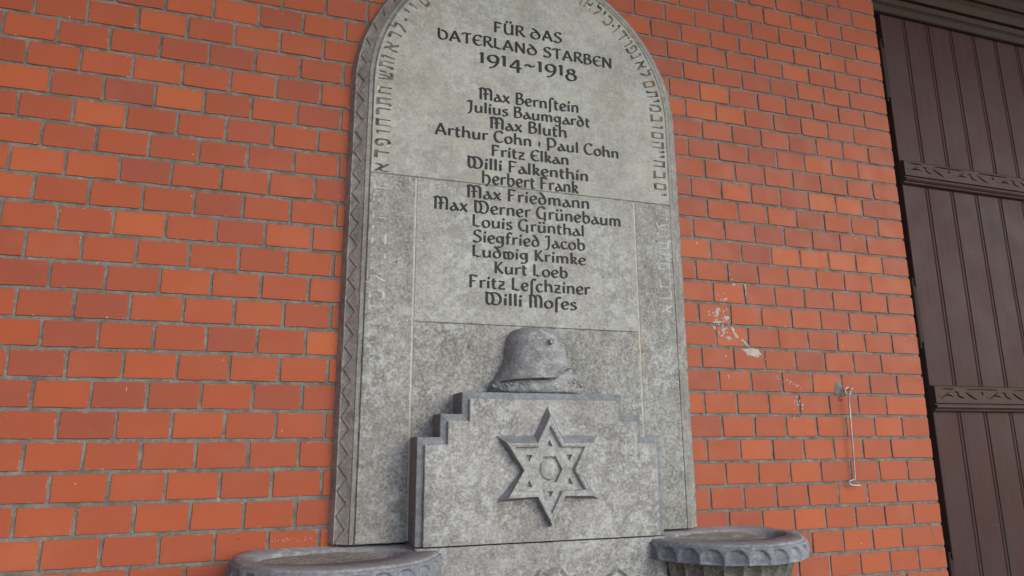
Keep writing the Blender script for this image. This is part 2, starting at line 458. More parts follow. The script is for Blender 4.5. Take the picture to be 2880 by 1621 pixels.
def crack(pts, wd=.0011):
    v = []
    for i, p in enumerate(pts):
        a = Vector(pts[max(0,i-1)]); b = Vector(pts[min(len(pts)-1,i+1)]); t = (b-a).normalized()
        ww = wd*(1-.7*abs(2*i/(len(pts)-1)-1))
        v.append((P(p[0]-t.y*ww, p[1]+t.x*ww, .0014), P(p[0]+t.y*ww, p[1]-t.x*ww, .0014)))
    vv = [(bm.verts.new(a), bm.verts.new(b)) for a, b in v]
    for a, b in zip(vv, vv[1:]): bm.faces.new((a[0], b[0], b[1], a[1]))
crack([(1.552,1.243),(1.556,1.226),(1.564,1.208),(1.566,1.192)])
crack([(1.565,1.168),(1.577,1.163),(1.590,1.148),(1.603,1.128)])
crack([(1.13,1.392),(1.155,1.384),(1.18,1.383),(1.205,1.385)], .0008)
crack([(.585,1.435),(.598,1.428),(.612,1.432)], .0008)
link("hairline_crack", bm, 'dark_joint', wall)

# ------------------------------------------------------------------ memorial
mem = empty("war_memorial", (0, 0, 1.28))
tag(mem, "grey stone war memorial with round arched top, lettered panel, carved helmet and six-pointed star", "memorial")
ZB, ZC, HW = 1.28, 2.64, .575                            # bottom, arch centre, half width
def outline(ins, step=.0045):
    """path of the arch, inset by ins: (x, z) from bottom right over the top to bottom left (counter-clockwise)"""
    R = HW-ins; pts = []
    n = 420
    for i in range(n): pts.append((R, ZB+(ZC-ZB)*i/n))
    m = 560
    for i in range(m): a = math.pi*i/m; pts.append((R*math.cos(a), ZC+R*math.sin(a)))
    for i in range(n+1): pts.append((-R, ZC-(ZC-ZB)*i/n))
    return pts
bm = bmesh.new()
prof = [(-.004,-.02),(.0,.0),(.006,.014),(.011,.026),(.0135,.0305)]
NB = 24
for k in range(NB+1): prof.append((.015+.033*k/NB, .031+.024*k/NB))
prof += [(.0488,.0515),(.0515,.0515),(.0525,.057),(.0618,.0585),(.0628,.0535),(.0655,.0535),(.0662,.05)]
outs = [outline(p[0]) for p in prof]
npt = len(outs[0]); vs = []
arc = [0.]
for a, b in zip(outs[1], outs[1][1:]): arc.append(arc[-1]+math.hypot(b[0]-a[0], b[1]-a[1]))
rnd = random.Random(3)
per = .066
for j, (ins, d) in enumerate(prof):
    row = []
    for i in range(npt):
        x, z = outs[j][i]; s = arc[i]; dd = d
        ph = s/per+.16*noise.noise(Vector((s*5, 0, 2)))
        if 5 <= j <= 5+NB:
            wq = (j-5)/NB
            fr = ph % 1
            w0 = .05+(.68+.1*noise.noise(Vector((s*4, 4, 1))))*abs(2*fr-1)
            deep = .0050 if (fr > .5) == (s > arc[-1]*.5) else .0040
            if wq < w0: dd -= deep*(1-.88*min(1,(w0-wq)/max(w0,.05)))+.0006
            w1 = w0+.26
            if wq >= w0: dd -= .0012*math.exp(-((wq-w1)/.06)**2)*(.4+noise.noise(Vector((s*8,3,3))))
            if j in (5, 5+NB): dd = d if j == 5+NB else d-.0008
        if j > 5+NB and prof[j][1] < .056 and x > 0: dd += (.0065 if prof[j][0] > .06 else .0045)*(.55+.45*min(1, max(0, (2.5-z)/.6)))
        nz_ = noise.noise(Vector((x*45, z*45, 5)))*.0013+noise.noise(Vector((x*14, z*14, 9)))*.0012
        sh = noise.noise(Vector((x*30, z*30, j*.15)))*.0016 if j in (1,2,3,4,5) else 0
        nn = Vector((x, max(0, z-ZC))).normalized()
        row.append(bm.verts.new(P(x+nn.x*sh, z+nn.y*sh, dd+(nz_ if j > 1 else 0))))
    vs.append(row)
for a, b in zip(vs, vs[1:]):
    for i in range(npt-1): bm.faces.new((a[i], a[i+1], b[i+1], b[i]))
adopt(link("carved_border", bm, 'stone_border'), mem)

def stone_plate(name, poly, mat, d0=.04, d1=.06, bev=.0022, wob=.0009, parent=None):
    """a dressed block: fine irregular edge"""
    if area(poly) < 0: poly = poly[::-1]
    pts = []
    n = len(poly)
    for i in range(n):
        a, b = Vector(poly[i]), Vector(poly[(i+1) % n]); L = (b-a).length
        m = max(1, int(L/.012))
        for k in range(m):
            p = a.lerp(b, k/m)
            if k: 
                t = (b-a).normalized(); q = noise.noise(Vector((p.x*60, p.y*60, 2)))*wob
                p = p+Vector((-t.y, t.x))*q
            pts.append((p.x, p.y))
    bm = bmesh.new(); plate(bm, pts, d0, d1, bev)
    o = link(name, bm, mat)
    return adopt(o, parent or mem)
R1 = HW-.0665
arch = [(R1, 2.3383)]+[(R1*math.cos(math.pi*i/80), ZC+R1*math.sin(math.pi*i/80)) for i in range(81)]+[(-R1, 2.3383)]
stone_plate("arched_block", arch, 'stone_top')
stone_plate("side_block", [(-R1,ZB),(-.3712,ZB),(-.3712,2.3370),(-R1,2.3370)], 'stone_side')
stone_plate("side_block", [(.3727,ZB),(R1,ZB),(R1,2.3370),(.3727,2.3370)], 'stone_side')
stone_plate("inscription_panel", [(-.3672,1.8911),(.3687,1.8911),(.3687,2.3371),(-.3672,2.3371)], 'stone_panel', d1=.0605)
stone_plate("helmet_panel", [(-.3672,ZB),(.3687,ZB),(.3687,1.8899),(-.3672,1.8899)], 'stone_low', d1=.0603)
bm = bmesh.new(); plate(bm, [(p[0]*.985, p[1]) for p in arch[1:-1]]+[(-R1*.985,ZB+.002),(R1*.985,ZB+.002)], .02, .05)
adopt(link("joint_bed", bm, 'dark_joint'), mem)
for x0, x1 in ((-.3722,-.3662),(.3677,.3737)):
    bm = bmesh.new(); box(bm, x0, x1, ZB+.004, 2.3355, .045, .0588)
    adopt(link("lime_joint", bm, 'lime'), mem)

# ---- lettering: broad-nib strokes
def E(cx, cy, rx, ry, a0=90, a1=450, n=9):
    return ('c', [(cx+rx*math.cos(math.radians(a0+(a1-a0)*i/n)), cy+ry*math.sin(math.radians(a0+(a1-a0)*i/n))) for i in range(n+1)])
def L(*p): return ('l', list(p))
def C(*p): return ('c', list(p))
G = {
'F': (58, [L((12,0),(12,100)), C((4,96),(14,98),(36,96),(54,92)), C((12,54),(28,52),(44,58))]),
'Ü': (74, [L((12,100),(12,30)), C((12,32),(18,10),(34,1),(50,8),(60,24)), L((61,100),(61,0)), L((26,128),(22,108)), L((52,130),(48,110))]),
'R': (64, [L((12,0),(12,100)), C((6,97),(30,99),(48,92),(50,72),(38,56),(14,50)), C((30,52),(46,24),(66,0))]),
'Ð': (78, [E(38,32,28,33), C((16,96),(34,88),(52,66),(65,42))]),
'A': (74, [L((36,100),(6,4)), L((35,100),(68,0)), C((20,36),(36,30),(54,36)), L((0,6),(18,2))]),
'S': (60, [C((54,86),(40,98),(22,95),(12,80),(18,62),(36,50),(50,36),(50,16),(36,2),(18,1),(4,12))]),
'V': (72, [C((4,100),(12,92),(12,40),(18,12),(36,1),(54,10),(64,36),(60,64),(46,82),(26,88))]),
'T': (64, [C((2,80),(12,96),(34,96),(62,98)), L((34,96),(34,0))]),
'E': (62, [C((60,86),(44,99),(24,92),(11,70),(9,40),(20,12),(42,1),(62,14)), C((10,52),(28,46),(48,54))]),
'L': (56, [L((12,100),(12,4)), C((8,4),(24,8),(38,0),(54,8))]),
'N': (76, [L((12,0),(12,100)), L((10,100),(63,4)), L((64,100),(64,-4)), L((4,0),(20,0))]),
'B': (62, [L((12,0),(12,100)), C((6,97),(30,99),(46,90),(44,68),(30,56),(16,54)), C((22,55),(44,52),(55,34),(50,12),(32,1),(8,2))]),
'1': (34, [L((17,0),(17,88)), L((5,74),(17,88))]),
'9': (66, [E(32,48,24,31), C((56,52),(54,20),(42,-8),(26,-26),(12,-30))]),
'4': (72, [L((44,74),(6,4)), L((6,3),(66,3)), L((47,72),(47,-36))]),
'8': (60, [E(30,44,17,19), E(30,-4,24,29)]),
'~': (62, [C((4,32),(14,44),(28,40),(40,32),(56,44))]),
'M': (94, [C((2,86),(10,98),(28,99),(42,84)), L((12,98),(12,0)), L((44,94),(44,0)), C((36,92),(54,99),(72,96),(82,78)), L((82,82),(82,0)), C((26,46),(44,52),(64,54))]),
'm!': (86, [C((2,92),(12,98),(28,98),(40,82)), L((12,98),(12,0)), L((42,90),(42,0)), C((36,88),(50,99),(66,94),(74,76)), L((75,80),(75,0)), L((5,2),(19,0))]),
'J': (40, [C((2,86),(10,98),(24,97),(34,97)), C((26,97),(26,30),(22,2),(14,-14),(2,-22))]),
'P': (72, [C((4,96),(12,90),(13,40),(13,-16)), C((4,88),(20,98),(46,94),(62,70),(60,42),(42,22),(16,22))]),
'C': (66, [C((62,84),(44,99),(22,92),(9,66),(9,34),(22,8),(44,1),(64,14))]),
'W': (100, [C((2,98),(11,92),(11,40),(14,14),(26,2),(38,10),(47,34),(46,66),(36,88),(16,95)), C((30,94),(56,97),(78,86),(90,56),(86,22),(70,2),(52,4),(40,16))]),
'H': (68, [L((12,100),(12,0)), C((12,52),(30,66),(48,58),(57,34),(52,6),(36,-16),(30,-26))]),
'G': (76, [C((62,84),(44,99),(22,92),(9,66),(9,34),(22,8),(42,1),(62,14)), L((60,58),(60,-16))]),
'K': (60, [L((12,100),(12,0)), L((52,100),(15,46)), C((22,54),(36,26),(58,0))]),
'a': (54, [C((40,20),(30,4),(16,0),(7,10),(10,26),(26,36),(40,30)), C((16,58),(28,54),(40,26),(54,0))]),
'x': (52, [C((4,62),(14,52),(34,14),(48,0)), L((46,62),(4,0))]),
'e': (50, [C((9,28),(28,32),(43,40),(38,56),(24,62),(10,48),(7,26),(18,4),(32,0),(46,10))]),
'r': (40, [L((11,62),(11,0)), C((11,42),(20,56),(30,60),(40,56))]),
'n': (58, [L((11,62),(11,0)), C((11,44),(26,60),(42,56),(47,38)), L((47,42),(47,0))]),
'ſ': (34, [C((12,-30),(14,20),(14,66)), C((13,60),(18,88),(28,98),(42,88))]),
't': (36, [C((14,82),(13,30),(16,8),(24,0),(34,5)), L((1,58),(34,60))]),
'i': (23, [L((11,60),(11,0)), L((10,72),(17,92))]),
'u': (60, [C((11,62),(11,24),(16,4),(32,2),(46,18)), L((48,62),(48,0))]),
'l': (23, [L((11,100),(11,0))]),
's': (42, [C((36,54),(24,62),(10,54),(12,40),(28,30),(36,16),(26,2),(14,0),(3,8))]),
'm': (88, [L((11,62),(11,0)), C((11,44),(24,60),(38,56),(43,38)), L((43,44),(43,0)), C((43,44),(56,60),(70,56),(76,38)), L((76,42),(76,0))]),
'g': (56, [E(24,36,18,25), C((44,60),(44,10),(42,-14),(28,-28),(8,-24)), L((36,58),(52,62))]),
'd': (56, [E(26,28,20,28), C((10,96),(24,84),(38,60),(46,36))]),
'h': (60, [L((11,100),(11,0)), C((11,42),(26,60),(42,56),(48,38)), C((48,42),(49,14),(54,0))]),
'o': (54, [E(27,30,21,30)]),
'z': (48, [L((4,60),(42,60)), L((42,60),(4,3)), L((3,2),(46,2)), L((10,30),(38,33))]),
'k': (50, [L((11,100),(11,0)), C((11,46),(26,60),(38,52),(32,38),(15,32)), C((22,34),(34,14),(48,0))]),
'f': (36, [C((14,0),(14,40),(14,72)), C((13,66),(18,90),(28,99),(42,88)), L((1,58),(34,61))]),
'w': (72, [C((3,62),(10,54),(10,20),(18,2),(32,8),(38,30),(32,52),(16,60)), C((24,58),(46,62),(62,48),(64,22),(52,2),(40,4),(32,14))]),
'b': (58, [L((11,100),(11,8)), C((11,42),(26,60),(42,56),(50,34),(44,8),(28,0),(10,8))]),
'c': (48, [C((42,52),(28,62),(12,52),(7,28),(16,6),(30,0),(46,10))]),
'ü': (60, [C((11,62),(11,24),(16,4),(32,2),(46,18)), L((48,62),(48,0)), L((18,76),(16,94)), L((44,78),(42,96))]),
}
def stroke(bm, pts, wfun, to, d0, d1, closed=False):
    n = len(pts); a = []; b = []
    for i in range(n):
        p = pts[i]
        t0 = (pts[i]-pts[i-1]) if i else (pts[1]-pts[0])
        t1 = (pts[i+1]-pts[i]) if i < n-1 else t0
        t = (t0.normalized()+t1.normalized())
        t = t.normalized() if t.length > 1e-6 else t1.normalized()
        hw = wfun(t)/2; nrm = Vector((-t.y, t.x))
        a.append(to(p+nrm*hw)); b.append(to(p-nrm*hw))
    ring0 = a+b[::-1]
    lo = [bm.verts.new(P(x,z,d0)) for x,z in ring0]; hi = [bm.verts.new(P(x,z,d1)) for x,z in ring0]
    m = len(ring0)
    for i in range(m): bm.faces.new((lo[i], lo[(i+1)%m], hi[(i+1)%m], hi[i]))
    for i in range(n-1): bm.faces.new((hi[i], hi[m-1-i], hi[m-2-i], hi[i+1]))
NIB = math.radians(28)
def nib(t, k=1.0):
    s = abs(math.sin(math.atan2(t.y, t.x)-NIB))
    return (8.0+9.4*s)*k
def tokens(txt):
    out = []; i = 0
    while i < len(txt):
        if txt[i] == '!': out[-1] = 'm!'
        else: out.append(txt[i])
        i += 1
    return out
def text_line(txt, xl, zl, xr, zr, cap, d):
    bm = bmesh.new()
    tk = tokens(txt); adv = []; x = 0
    for t in tk:
        adv.append(x)
        x += 30 if t == ' ' else (34 if t == '◆' else G[t][0]+6)
    W_ = x-12
    sx = (xr-xl)/W_; sz = cap/100
    c = 0
    for t, ax in zip(tk, adv):
        if t == ' ': continue
        jz = random.uniform(-1, 1)
        if t == '◆':
            to = lambda p: (xl+(ax+p.x-6)*sx, zl+(zr-zl)*(ax+p.x)/W_+p.y*sz)
            poly = [to(Vector(q)) for q in ((16,64),(24,36),(16,2),(8,36))]
            poly.reverse(); rings(bm, [[(a,b,d-.002) for a,b in poly], [(a,b,d+.0007) for a,b in poly]])
            continue
        for kind, pts in G[t][1]:
            pp = smooth_pts(pts, 5) if kind == 'c' else [Vector(p) for p in pts]
            to = lambda p: (xl+(ax+p.x-6)*sx, zl+(zr-zl)*(ax+p.x)/W_+(p.y+jz)*sz)
            c += 1
            stroke(bm, pp, nib, to, d-.002, d+.0005+.00004*(c % 9))
    o = link("inscription_line", bm, 'paint')
    return adopt(o, mem)
LN = [("FÜR ÐAS",-.122,2.8798,.1212,2.8851,.0387),("VATERLANÐ STARBEN",-.3129,2.8199,.3088,2.8228,.0375),("1914~1918",-.1714,2.759,.1722,2.7631,.0435),
("Max Bernſtein",-.1706,2.6283,.1774,2.6328,.0405),("Julius Baumgardt",-.2093,2.5811,.2168,2.5854,.0375),("Max Bluth",-.134,2.5322,.1321,2.5358,.0395),
("Arthur Cohn ◆ Paul Cohn",-.313,2.4877,.3215,2.4861,.0389),("Fritz Elkan",-.1292,2.4376,.1363,2.4389,.0377),("Willi Falkenthin",-.2082,2.3888,.2056,2.3902,.0386),
("Herbert Frank",-.1611,2.3427,.1675,2.3437,.0415),("Max Friedmann",-.2086,2.2895,.2066,2.2929,.0405),("Max Werner Grünebaum",-.3123,2.2417,.3195,2.2436,.0405),
("Louis Grünthal",-.1909,2.1968,.185,2.197,.0381),("Siegfried Jacob",-.1883,2.1469,.186,2.1496,.0390),("Ludwig Krimke",-.1901,2.101,.187,2.1011,.0370),
("Kurt Loeb",-.1195,2.0525,.1233,2.0532,.0373),("Fritz Leſchziner",-.1992,2.003,.199,2.0034,.0393),("Willi M!oſes",-.1482,1.9535,.1516,1.9518,.0385)]
for ln in LN: text_line(*ln, .0606)

HB = {
'א': [L((8,96),(68,2)), L((64,96),(60,62),(46,48)), L((22,70),(8,34),(12,0))],
'ב': [L((8,94),(58,92)), L((58,94),(58,8)), L((2,5),(72,5))],
'כ': [C((6,94),(42,94),(60,76),(60,26),(42,5),(4,4))],
'ד': [L((2,93),(66,93)), L((52,93),(50,0))],
'ר': [C((4,93),(38,94),(56,84),(58,50),(56,0))],
'ה': [L((2,93),(64,93)), L((56,93),(56,0)), L((12,62),(10,0))],
'ח': [L((4,93),(62,93)), L((56,93),(56,0)), L((11,93),(10,0))],
'ת': [L((4,93),(62,93)), L((56,93),(56,0)), L((16,93),(14,10),(0,4))],
'ו': [L((14,93),(38,93)), L((34,93),(32,0))],
'י': [L((16,93),(38,93)), L((35,93),(30,58))],
'ל': [L((10,132),(10,92)), L((10,92),(58,92)), C((56,92),(52,56),(36,30),(22,0))],
'ם': [L((4,93),(58,93)), L((57,93),(57,4)), L((58,5),(8,5)), L((9,93),(9,5))],
'מ': [L((8,96),(2,0)), C((6,70),(24,94),(48,92),(58,70),(58,5)), L((58,5),(26,5))],
'נ': [L((16,93),(40,93)), L((38,93),(38,6)), L((42,5),(4,5))],
'פ': [C((14,50),(12,80),(30,95),(54,84),(60,46),(52,8),(4,4)), L((14,56),(30,50))],
'ק': [L((4,93),(62,93)), C((58,93),(56,56),(34,22)), L((12,66),(12,-34))],
'ע': [C((8,95),(20,50),(44,12)), C((58,95),(56,44),(36,10),(0,-4))],
'·': [L((24,58),(38,40))],
'ש': [L((6,95),(12,5)), L((12,5),(60,5)), L((60,5),(66,95)), L((36,95),(34,40),(14,10))],
}
def hnib(t): 
    s = abs(math.cos(math.atan2(t.y, t.x)))
    return 10.5+15*s
def hebrew(seq, mat, name, hh=.043, rb=.475, wk=1.0):
    """seq: (letter, position); position = angle in degrees on the arch, or ('R'|'L', z) on the straight sides"""
    bm = bmesh.new(); c = 0
    for ch, pos in seq:
        if isinstance(pos, tuple):
            s_, z = pos; sg = 1 if s_ == 'R' else -1
            cen = Vector((sg*rb, z)); up = Vector((sg, 0)); rt = Vector((0, -sg))
        else:
            a = math.radians(pos); up = Vector((math.cos(a), math.sin(a))); rt = Vector((up.y, -up.x)); cen = Vector((0, ZC))+up*rb
        k = hh/100
        for kind, pts in HB[ch]:
            pp = smooth_pts(pts, 4) if kind == 'c' else [Vector(p) for p in pts]
            def to(p):
                q = cen+rt*((p.x-34)*k*.95)+up*((p.y-48)*k); return (q.x, q.y)
            c += 1
            stroke(bm, pp, lambda t: hnib(t)*wk, to, .058, .0603+.00005*(c % 8))
    return adopt(link(name, bm, mat), mem)
hebrew([('ו',65),('א',61.8),('ל',57),('י',53.8),('כ',50.8),('·',47.6),('ו',45.6),('ד',42.2),('ר',38.6),('פ',34.8),('נ',31.2),('א',27.2),('ל',22.8),
        ('ם',17.8),('ת',13.2),('ו',9.8),('מ',6.6),('ב',2.2),('ו',('R',2.622)),('ם',('R',2.592)),('ה',('R',2.556)),('י',('R',2.53)),('י',('R',2.512)),('ח',('R',2.486)),('ב',('R',2.446)),('ם',('R',2.402)),('י',('R',2.372)),
        ('ש',124),('ת',129.5),('ו',133.5),('ם',139.6),('ו',144.4),('י',147.8),('·',151.4),('ל',155.8),('ר',160.2),('א',165.2),('ו',169.6),('ת',172.8),('ש',177.6),('ח',('L',2.610)),
        ('ת',('L',2.573)),('ר',('L',2.538)),('ח',('L',2.502)),('ו',('L',2.474)),('פ',('L',2.436)),('ד',('L',2.398)),('א',('L',2.354))], 'hebrew', "hebrew_inscription")
hebrew([('מ',('R',2.31)),('י',('R',2.285)),('ע',('R',2.258)),('נ',('R',2.224)),('ה',('R',2.19)),('ו',('R',2.160)),('ם',('R',2.118)),('י',('R',2.09)),('ב',('R',2.058)),('ה',('R',2.018)),('א',('R',1.975)),
        ('ח',('L',2.30)),('י',('L',2.27)),('ה',('L',2.206)),('ו',('L',2.17)),('ב',('L',2.13)),('נ',('L',2.085)),('ר',('L',2.05)),('ל',('L',2.01)),('כ',('L',1.965)),('ו',('L',1.93))], 'ghost', "eroded_inscription", wk=.55)

# ---- stepped plaque with the star
stp = [(.366,1.2815),(.366,1.5597),(.304,1.5597),(.304,1.6215),(.2440,1.6215),(.2440,1.682)]
outer = stp+[(-x, z) for x, z in stp[::-1]]              # counter-clockwise
def ins2(poly, hx, hz):
    out = [(.366-hx,1.2815),(.366-hx,1.5597-hz),(.304-hx,1.5597-hz),(.304-hx,1.6215-hz),(.244-hx,1.6215-hz),(.244-hx,1.682-hz)]
    return out+[(-x, z) for x, z in out[::-1]]
bm = bmesh.new()
rings(bm, [[(x,z,.04) for x,z in outer], [(x,z,.1595) for x,z in outer], [(x,z,.1615) for x,z in ins2(outer,.0015,.0015)],
           [(x,z,.1660) for x,z in ins2(outer,.019,.0195)]], cap=False)
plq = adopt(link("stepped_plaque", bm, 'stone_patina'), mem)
bm = bmesh.new()
fi = ins2(outer,.0192,.0197)
rings(bm, [[(x,z,.150) for x,z in fi], [(x,z,.1725) for x,z in fi], [(x,z,.1745) for x,z in ins2(outer,.0212,.0215)]])
def sub(name, bm, mat, par, smooth=False):
    o = link(name, bm, mat, None, smooth); o.parent = par
    return o
sub("plaque_face", bm, 'stone_plaque', plq)
def sym(h): return [(x+.003, z) for x, z in h]+[(-x+.003, z) for x, z in h[::-1] if abs(x) > 1e-6]
base = sym([(0,1.3165),(.0426,1.3930),(.153,1.3865),(.0806,1.469),(.153,1.5635),(.042,1.564),(0,1.645)])
ridge= sym([(0,1.326),(.040,1.400),(.1245,1.398),(.0790,1.4703),(.1270,1.5425),(.039,1.5418),(0,1.617)])
rid2 = inset(ridge, .0045)
inn  = sym([(0,1.353),(.033,1.4118),(.103,1.415),(.0705,1.470),(.1045,1.532),(.034,1.533),(0,1.5913)])
inn2 = inset(inn, .002)
bm = bmesh.new()
rings(bm, [[(x,z,.1738) for x,z in base], [(x,z,.199) for x,z in ridge], [(x,z,.1997) for x,z in rid2], [(x,z,.1975) for x,z in inn], [(x,z,.1871) for x,z in inn2]], cap=False)
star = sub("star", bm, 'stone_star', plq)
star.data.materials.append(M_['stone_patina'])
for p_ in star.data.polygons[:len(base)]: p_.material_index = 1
bm = bmesh.new()
hexg = [(.0375*math.cos(math.radians(a))+.003, 1.4710+.0405*math.sin(math.radians(a))) for a in range(0,360,60)]
tri = []
for tx, tz, up in ((-.002,1.541,1),(-.063,1.503,-1),(.0565,1.503,-1),(-.063,1.432,1),(.0565,1.4375,1),(-.002,1.4055,-1)):
    tx += .005
    tri.append([(tx-.0095,tz-.0075*up),(tx+.0095,tz-.0075*up),(tx,tz+.0105*up)][::(1 if up > 0 else -1)])
fill_holes(bm, inset(inn2,.0), [hexg]+tri, .1872, .0095)
cx, cz = .003, 1.471
rings(bm, [[(cx+r*math.cos(math.radians(a)), cz+r*1.08*math.sin(math.radians(a)), d) for a in range(0,360,20)] for r, d in ((.0285,.1776),(.024,.1830),(.013,.1870),(.004,.1878))])
sub("inner_star", bm, 'stone_star', plq)

# ---- helmet on a wreath, in half relief above the plaque
def lerp_list(pts, t):
    for (a, x), (b, y) in zip(pts, pts[1:]):
        if t <= b: 
            f = (t-a)/(b-a) if b > a else 0
            return x+(y-x)*f
    return pts[-1][1]
HX = .017
Lf = smooth_pts([(-.1465,1.7167),(-.1340,1.7408),(-.118,1.7702),(-.1080,1.7880),(-.1060,1.820),(-.101,1.8467),(-.090,1.8657),(-.075,1.8772),(-.047,1.8845)], 4)
Rt = smooth_pts([(.0985,1.7667),(.0925,1.7765),(.0880,1.790),(.0862,1.803),(.0820,1.8186),(.0715,1.841),(.0530,1.8640),(.0260,1.8775),(-.010,1.8838)], 4)
low = [(-.1465,1.7167),(-.1110,1.7230),(-.0586,1.7266),(.002,1.7290),(.0145,1.7310),(.0236,1.7375),(.031,1.7480),(.0378,1.7525),(.055,1.7580),(.077,1.7628),(.0985,1.7667)]
low = smooth_pts(low, 5)
NU = 48; NTt = len(Lf)
def low_at(u):
    x = -.1465+.245*u
    for a, b in zip(low, low[1:]):
        if b.x >= x: 
            f = (x-a.x)/max(1e-6, b.x-a.x); return a.lerp(b, f)
    return low[-1]
bm = bmesh.new(); rows = []
for k in range(-2, NTt):
    kk = max(0, k); t = kk/(NTt-1); l, r = Lf[kk], Rt[kk]
    row = []
    for i in range(NU+1):
        u = .5-.5*math.cos(math.pi*i/NU); s = 2*u-1
        p = l.lerp(r, u); q = low_at(u)
        f = max(0, 1-t*2.1)**2.0
        p = p*(1-f)+q*f
        dome = (1-abs(s)**2.9)**.5
        D = .092*math.sqrt(max(0, 1-t**3.2))
        flare = .030*max(0, 1-t/.30)**1.0
        d = .062+(D+flare)*dome
        if k == -1: d += .0008; p = p+Vector((0, -.0030))
        if k == -2: d = .05; p = p+Vector((0, -.0030))
        d += noise.noise(Vector((p.x*50, p.y*50, 1)))*.0012
        row.append(bm.verts.new(P(p.x+HX, p.y, d)))
    rows.append(row)
for a, b in zip(rows, rows[1:]):
    for i in range(NU): bm.faces.new((a[i], a[i+1], b[i+1], b[i]))
helm = adopt(link("helmet", bm, 'stone_helmet', None, True), mem)
bm = bmesh.new()                                         # side lug
n = 14; d0 = .155
rings(bm, [[(.027+r*math.cos(2*math.pi*i/n), 1.834+r*math.sin(2*math.pi*i/n), d) for i in range(n)] for r, d in ((.0084,d0-.02),(.0084,d0+.004),(.007,d0+.0065),(.0034,d0+.0065),(.0028,d0+.004))])
o = link("helmet_lug", bm, 'stone_border', None, True); o.parent = helm
# neck and visor underside in shadow, standing on a wreath of leaves
bm = bmesh.new()
def lump(bm, x, z, d, rx, rz, rd, rot=0, n=10, m=6):
    vs = []
    for j in range(m+1):
        ph = math.pi*j/m
        row = []
        for i in range(n):
            a = 2*math.pi*i/n
            lx = rx*math.cos(ph); lz = rz*math.sin(ph)*math.cos(a); ld = rd*math.sin(ph)*math.sin(a)
            row.append(bm.verts.new(P(x+lx*math.cos(rot)-lz*math.sin(rot), z+lx*math.sin(rot)+lz*math.cos(rot), d+ld)))
        vs.append(row)
    for a, b in zip(vs, vs[1:]):
        for i in range(n): bm.faces.new((a[i], a[(i+1)%n], b[(i+1)%n], b[i]))
NX = 60
rows = []
prof_w = [(1.683,.0,1.0),(1.683,.90,1.0),(1.690,1.02,1.0),(1.700,1.02,.985),(1.710,.99,.965),(1.718,.96,.95),(1.7215,.92,.93),(1.7235,.4,.9)]
for (z, dk, xk) in prof_w:
    row = []
    for i in range(NX+1):
        s = -1+2*i/NX; x = .002+.147*s*xk
        d = .062+.102*dk*math.sqrt(max(0,1-abs(s)**2.6))+noise.noise(Vector((x*80, z*90, 3)))*.004
        lz = low_at(min(1, max(0, (x-HX+.1465)/.245))).y
        zz0 = z+max(0, (z-1.70)/.026)*max(0, min(.022, lz-1.7290))
        row.append(bm.verts.new(P(x, zz0+noise.noise(Vector((x*60, 1, z*60)))*.0015, d)))
    rows.append(row)
for a, b in zip(rows, rows[1:]):
    for i in range(NX): bm.faces.new((a[i], a[i+1], b[i+1], b[i]))
# face-side filling below the visor
rows = []
for k in range(9):
    t = k/8; row = []
    for i in range(25):
        q = i/24; xl = .0+.03*t; xr = .143-.024*t
        x = xl+(xr-xl)*q; z = 1.700+(1.752+.016*q-1.700)*t
        d = .062+(.094-.020*t)*math.sqrt(max(0,1-min(1,max(0,x)/(.146-.024*t))**2.6))-.005*math.sin(t*math.pi)+noise.noise(Vector((x*70, z*70, 6)))*.003
        row.append(bm.verts.new(P(x, z, d)))
    rows.append(row)
for a, b in zip(rows, rows[1:]):
    for i in range(24): bm.faces.new((a[i], a[i+1], b[i+1], b[i]))
rr = random.Random(5)
for k in range(46):
    s = rr.uniform(-.97, .97); x = .002+.145*s
    z = 1.690+rr.random()*.018
    if s > .45: z += rr.random()*.022
    d = .062+.101*math.sqrt(max(0,1-abs(s)**2.6))
    lump(bm, x, z, d, rr.uniform(.006,.012), rr.uniform(.003,.005), rr.uniform(.003,.006), rr.uniform(-.7,.7))
adopt(link("wreath", bm, 'stone_helmet', None, True), mem)

# ---- lower block between the basins, with carved motifs
bb = [(-.366,.30),(.366,.30),(.366,1.2772),(-.366,1.2772)]
stone_plate("base_block", bb, 'stone_plaque', d0=.0, d1=.1755, bev=.004, wob=.0012)
bm = bmesh.new()
for side in (-1, 1):
    for pts in ([(-.048,1.10),(.075,1.10),(.0675,1.1904),(.0338,1.2242),(.0159,1.217),(-.0048,1.211),(-.0232,1.2165),(-.0355,1.21),(-.0458,1.1945)],):
        if side == 1:
            a = pts; q = inset(a, .009); rings(bm, [[(x,z,.170) for x,z in a], [(x,z,.187) for x,z in q], [(x,z,.179) for x,z in inset(a,.02)]])
a = [(.10,1.10),(.30,1.10),(.2454,1.1826),(.2025,1.2122),(.1576,1.1786)]
rings(bm, [[(x,z,.170) for x,z in a], [(x,z,.187) for x,z in inset(a,.009)], [(x,z,.177) for x,z in inset(a,.018)]])
a = [(-.30,1.10),(-.11,1.10),(-.165,1.165),(-.205,1.19),(-.25,1.165)]
rings(bm, [[(x,z,.170) for x,z in a], [(x,z,.187) for x,z in inset(a,.009)], [(x,z,.177) for x,z in inset(a,.018)]])
adopt(link("carved_motif", bm, 'stone_plaque'), mem)

